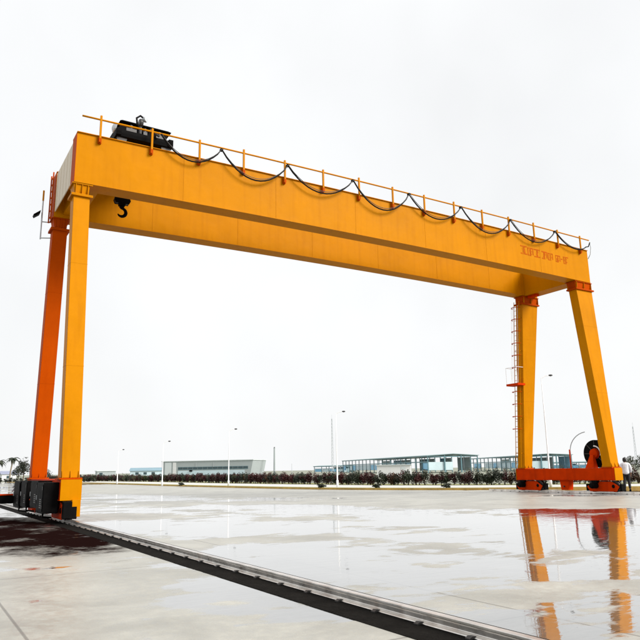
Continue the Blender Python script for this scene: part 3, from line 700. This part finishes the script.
t = thing('chimney', 'plain grey chimney stack standing alone behind the hedge', 'chimney', far(273, 240)); b = MB(); b.lathe((0, 0, 0), (0, 0, 1), [(0, .36), (4, .33), (9.0, .27), (9.05, .31), (9.3, .31)], 16); b.build('stack', 'wall_grey', t); b = MB(); b.lathe((0, 0, 9.3), (0, 0, 1), [(0, .22), (.25, .22)], 12); b.build('flue', 'steel_dark', t)
t = thing('flag_pole', 'short thin pole beside the grey chimney', 'pole', far(290, 200)); b = MB(); b.tube([(0, 0, 0), (0, 0, 3.2)], [.08, .05], 8); b.build('pole', 'grey_paint', t); b = MB(); b.lathe((0, 0, 3.2), (0, 0, 1), [(0, .05), (.08, .09), (.16, .03)], 8); b.build('finial', 'grey_paint', t)

# ---------------------------------------------------------------- buildings
def frame_of(p0, p1):           # local axes: x along the facade, y away from the camera
    d = (p1-p0); ln = d.length; e = d.normalized(); n_ = Vector((-e.y, e.x, 0))
    if n_.dot(fw) < 0: n_ = -n_
    return Matrix(((e.x, n_.x, 0, p0.x), (e.y, n_.y, 0, p0.y), (0, 0, 1, 0), (0, 0, 0, 1))), ln
def building(name, label, p0, p1):
    Mx, ln = frame_of(p0, p1); t = thing(name, label, 'building'); t.matrix_world = Mx; return t, ln
# long grey building with a ribbon window
t, ln = building('grey_building', 'long low pale grey building with one dark ribbon of windows', far(163, 240), far(252, 232))
hh = 5.1
b = MB(); b.hexa([(0, 0, 0), (ln-1.0, 0, 0), (ln-1.0, 14, 0), (0, 14, 0), (0, 0, hh), (ln, 0, hh), (ln, 14, hh), (0, 14, hh)]); b.build('wall', 'wall_grey', t)
b = MB(); b.box(-.2, ln+.2, -.25, 14.2, hh, hh+.22); b.build('roof', 'wall_pale', t)
b = MB(); b.box(1.2, 3.6, -.12, -.01, 0, hh-.3); b.build('wall_panel', 'wall_pale', t); b = MB(); b.box(4.2, 5.4, -.12, -.01, 0, hh-.3); b.build('wall_panel', 'wall_white', t)
x = 6.2
while x < ln-3:
    b = MB(); b.box(x, x+1.7, -.06, -.008, 2.35, 3.05); wn = b.build('window', 'window_dark', t)
    b = MB(); b.box(x-.06, x+1.76, -.1, -.062, 3.06, 3.16); b.box(x-.06, x+1.76, -.1, -.062, 2.24, 2.34); b.build('frame', 'frame_teal', wn); x += 1.85
for x in (13, 19.5): 
    b = MB(); b.tube([(x, -.15, hh*.6), (x, -.15, hh*.9)], .06, 6); b.build('downpipe', 'grey_paint', t)
b = MB(); b.box(10.6, 11.6, -.5, -.1, 1.6, 2.1); b.build('sign_board', 'black', t)
b = MB(); b.box(6.2, ln-3, -.05, -.006, .4, 1.9); b.build('glazed_band', 'sheet_pale', t)

def frame_shed(label, p0, p1, depth, h0, nb, seed, pitch=.8):
    t, ln = building('steel_frame_shed', label, p0, p1); rnd = random.Random(seed)
    b = MB(); b.prism([(-.4, h0-.15), (-.4, h0+.0), (depth/2, h0+.0+pitch), (depth+.4, h0+.0), (depth+.4, h0-.15), (depth/2, h0-.15+pitch)], 0, -.5, ln+.5); b.build('roof', 'roof_teal', t)
    b = MB(); b.box(-.3, ln+.3, -.25, -.02, h0-.36, h0-.16); b.build('eaves_beam', 'frame_teal', t)
    for i in range(nb+1):
        x = ln*i/nb
        for y in (0, depth): b = MB(); b.box(x-.1, x+.1, y-.12, y+.12, 0, h0-.16); b.build('column', 'frame_teal', t)
    b = MB(); b.box(0, ln, -.06, .06, h0*.60, h0*.66); b.build('girt', 'frame_teal', t)
    for i in range(nb):
        x0, x1 = ln*i/nb+.2, ln*(i+1)/nb-.2; k = rnd.random()
        if k < .8: b = MB(); b.box(x0, x1, .2, .26, h0*.2, h0*.58); b.build('wall_panel', 'sheet_blue' if k < .4 else 'sheet_pale', t)
        if k > .3: b = MB(); b.box(x0, x1, depth-.2, depth-.1, h0*.1, h0-.5); b.build('wall_panel', 'sheet_pale' if k > .5 else 'sheet_blue', t)
    for y in [depth*q/3 for q in (1, 2)]:
        b = MB(); b.box(ln-.15, ln+.15, y-.15, y+.15, 0, h0-.16+pitch*.5); b.build('column', 'frame_teal', t)
    b = MB(); b.box(ln-.1, ln+.1, .2, depth-.2, h0-.5, h0-.2); b.build('eaves_beam', 'frame_teal', t)
    b = MB(); b.box(ln-.3, ln-.24, .3, depth*.5, h0*.15, h0*.62); b.build('wall_panel', 'sheet_pale', t)
    return t
frame_shed('unfinished steel frame shed with teal roof and light blue wall sheets', far(340, 285), far(423, 200), 16, 5.0, 20, 1, .5)
frame_shed('open teal steel frame shed reaching behind the back tapered leg', far(461, 270), far(519, 205), 14, 4.7, 14, 2, .4)
frame_shed('lower far steel frame shed beyond the lattice mast', far(312, 300), far(341, 292), 10, 3.0, 4, 3, .3)
frame_shed('pale steel frame shed visible between the tapered legs', far(536, 260), far(588, 250), 12, 2.6, 6, 4, .3)
# white site wall in front of the steel frame
t, ln = building('site_hut', 'low white site hut before the steel frame shed', far(373, 120), far(406, 119))
b = MB(); b.box(0, ln, 0, 2.4, 0, 2.0); b.build('wall', 'wall_white', t); b = MB(); b.box(-.15, ln+.15, -.2, 2.6, 2.0, 2.12); b.build('roof', 'wall_pale', t)
b = MB(); b.box(4.2, 5.0, -.04, -.003, 0, 1.7); b.build('door', 'wall_pale', t)
# distant sheds on the far side
t, ln = building('blue_roof_shed', 'distant shed with low blue pitched roof', far(132, 260), far(163, 262))
b = MB(); b.box(0, ln, 0, 10, 0, 2.2); b.build('wall', 'sheet_pale', t); b = MB(); b.prism([(-.4, 2.2), (5, 3.4), (10.4, 2.2)], 0, -.4, ln+.4); b.build('roof', 'roof_blue', t)
for x in (2, 5, 8): b = MB(); b.box(x, x+1.2, -.06, -.004, .8, 1.7); b.build('window', 'window_dark', t)
t, ln = building('grey_shed', 'small distant grey shed with flat roof', far(100, 200), far(118, 202))
b = MB(); b.box(0, ln, 0, 7, 0, 2.1); b.build('wall', 'wall_grey', t); b = MB(); b.box(-.2, ln+.2, -.2, 7.2, 2.1, 2.3); b.build('roof', 'wall_pale', t); b = MB(); b.box(.6, 1.5, -.05, -.004, 0, 1.7); b.build('door', 'window_dark', t)
t, ln = building('pale_house', 'small pale house with slate roof behind the palms', far(7, 185), far(21, 187))
b = MB(); b.box(0, ln, 0, 5, 0, 1.7); b.build('wall', 'wall_white', t); b = MB(); b.prism([(-.3, 1.7), (2.5, 2.6), (5.3, 1.7)], 0, -.3, ln+.3); b.build('roof', 'roof_slate', t); b = MB(); b.box(1.2, 1.9, -.05, -.004, .6, 1.3); b.build('window', 'window_dark', t)
# orange sheeted hut at the right edge
t, ln = building('orange_hut', 'low hut with orange fascia behind the man', far(632, 62), far(660, 60))
b = MB(); b.box(0, ln, 0, 2.5, 0, 1.25); b.build('wall', 'leaf_maroon', t); b = MB(); b.box(-.1, ln+.1, -.12, 2.6, 1.25, 1.55); b.build('roof', 'orange_sheet', t)

# ---------------------------------------------------------------- person
def skin_obj(name, joints, edges, m, parent, lvl=2):
    me = bpy.data.meshes.new(name); me.from_pydata([j[:3] for j in joints], edges, []); me.update(); me.materials.append(MATS[m])
    o = bpy.data.objects.new(name, me); COL.objects.link(o); o.parent = parent
    sm = o.modifiers.new('skin', 'SKIN'); sm.use_smooth_shade = True
    for i, j in enumerate(joints): me.skin_vertices[0].data[i].radius = (j[3], j[4] if len(j) > 4 else j[3]); me.skin_vertices[0].data[i].use_root = (i == 0)
    ss = o.modifiers.new('sub', 'SUBSURF'); ss.levels = lvl; ss.render_levels = lvl
    return o
pp = at(628, 490.8); man = thing('person', 'person in a white shirt and black trousers standing with back turned beside the crane leg', 'person', (pp.x, pp.y, 0)); man.rotation_euler.z = -YAW-.3; man.scale = (1.06, 1.06, 1.04)
# local: +y is the way the person faces
J = [(0, 0, .95, .13, .1), (0, .01, 1.15, .125, .09), (0, .0, 1.33, .15, .1), (0, -.01, 1.44, .1, .08), (0, .005, 1.52, .052, .052), (0, .03, 1.61, .078, .088), (0, .03, 1.70, .07, .08),
     (.09, 0, .88, .085, .085), (.11, .06, .5, .058, .058), (.12, .0, .09, .042, .042), (.125, .14, .04, .035, .03),
     (-.09, 0, .88, .085, .085), (-.12, -.02, .5, .058, .058), (-.14, -.1, .09, .042, .042), (-.15, .04, .04, .035, .03),
     (.19, -.01, 1.40, .055, .055), (.25, -.03, 1.13, .042, .042), (.24, .06, .9, .03, .03), (.235, .09, .83, .032, .018),
     (-.19, -.01, 1.40, .055, .055), (-.26, -.02, 1.13, .042, .042), (-.25, .1, .9, .03, .03), (-.245, .13, .83, .032, .018)]
Ed = [(0, 1), (1, 2), (2, 3), (3, 4), (4, 5), (5, 6), (0, 7), (7, 8), (8, 9), (9, 10), (0, 11), (11, 12), (12, 13), (13, 14), (3, 15), (15, 16), (16, 17), (17, 18), (3, 19), (19, 20), (20, 21), (21, 22)]
for hi, sx in ((18, 1), (22, -1)):
    bx, by, bz = J[hi][:3]
    for k in range(4):
        i0 = len(J); yy = by-.025+k*.019; lnn = [.07, .08, .076, .06][k]
        J += [(bx+sx*.002, yy, bz-.045, .009), (bx+sx*.0, yy+.006, bz-.045-lnn*.5, .0085), (bx-sx*.012, yy+.014, bz-.045-lnn, .007)]; Ed += [(hi, i0), (i0, i0+1), (i0+1, i0+2)]
    i0 = len(J); J += [(bx-sx*.01, by+.04, bz-.01, .01), (bx-sx*.015, by+.06, bz-.05, .008)]; Ed += [(hi, i0), (i0, i0+1)]
skin_obj('body', J, Ed, 'skin', man)
# shirt, trousers, hair, shoes as clothing over the body
skin_obj('shirt', [(0, 0, .80, .2, .15), (0, .0, 1.08, .19, .14), (0, 0, 1.33, .2, .135), (0, -.01, 1.45, .11, .09), (0, 0, 1.495, .062, .062),
                   (.2, -.01, 1.405, .078, .078), (.257, -.03, 1.14, .066, .066), (.245, .05, .95, .05, .05), (-.2, -.01, 1.405, .078, .078), (-.267, -.02, 1.14, .066, .066), (-.255, .08, .95, .05, .05)],
         [(0, 1), (1, 2), (2, 3), (3, 4), (3, 5), (5, 6), (6, 7), (3, 8), (8, 9), (9, 10)], 'shirt', man)
skin_obj('trousers', [(0, 0, .96, .15, .115), (.095, 0, .86, .108, .108), (.112, .055, .5, .082, .082), (.122, .0, .09, .066, .066), (-.095, 0, .86, .108, .108), (-.122, -.02, .5, .082, .082), (-.142, -.1, .09, .066, .066)],
         [(0, 1), (1, 2), (2, 3), (0, 4), (4, 5), (5, 6)], 'trousers', man)
b = MB(); b.lathe((0, .0, 1.6), (0, -.12, 1), [(-.06, .07), (-.03, .094), (.03, .108), (.09, .105), (.14, .085), (.175, .05), (.185, .01)], 16)
b.build('hair', 'hair', man, smooth=True)
for (x, y) in ((.122, .04), (-.146, -.06)):
    b = MB(); b.hexa([(x-.05, y-.12, 0.0), (x+.05, y-.12, 0.0), (x+.045, y+.16, 0.0), (x-.045, y+.16, 0.0), (x-.045, y-.11, .1), (x+.045, y-.11, .1), (x+.035, y+.13, .05), (x-.035, y+.13, .05)]); b.build('shoe', 'black', man, bevel=.02)
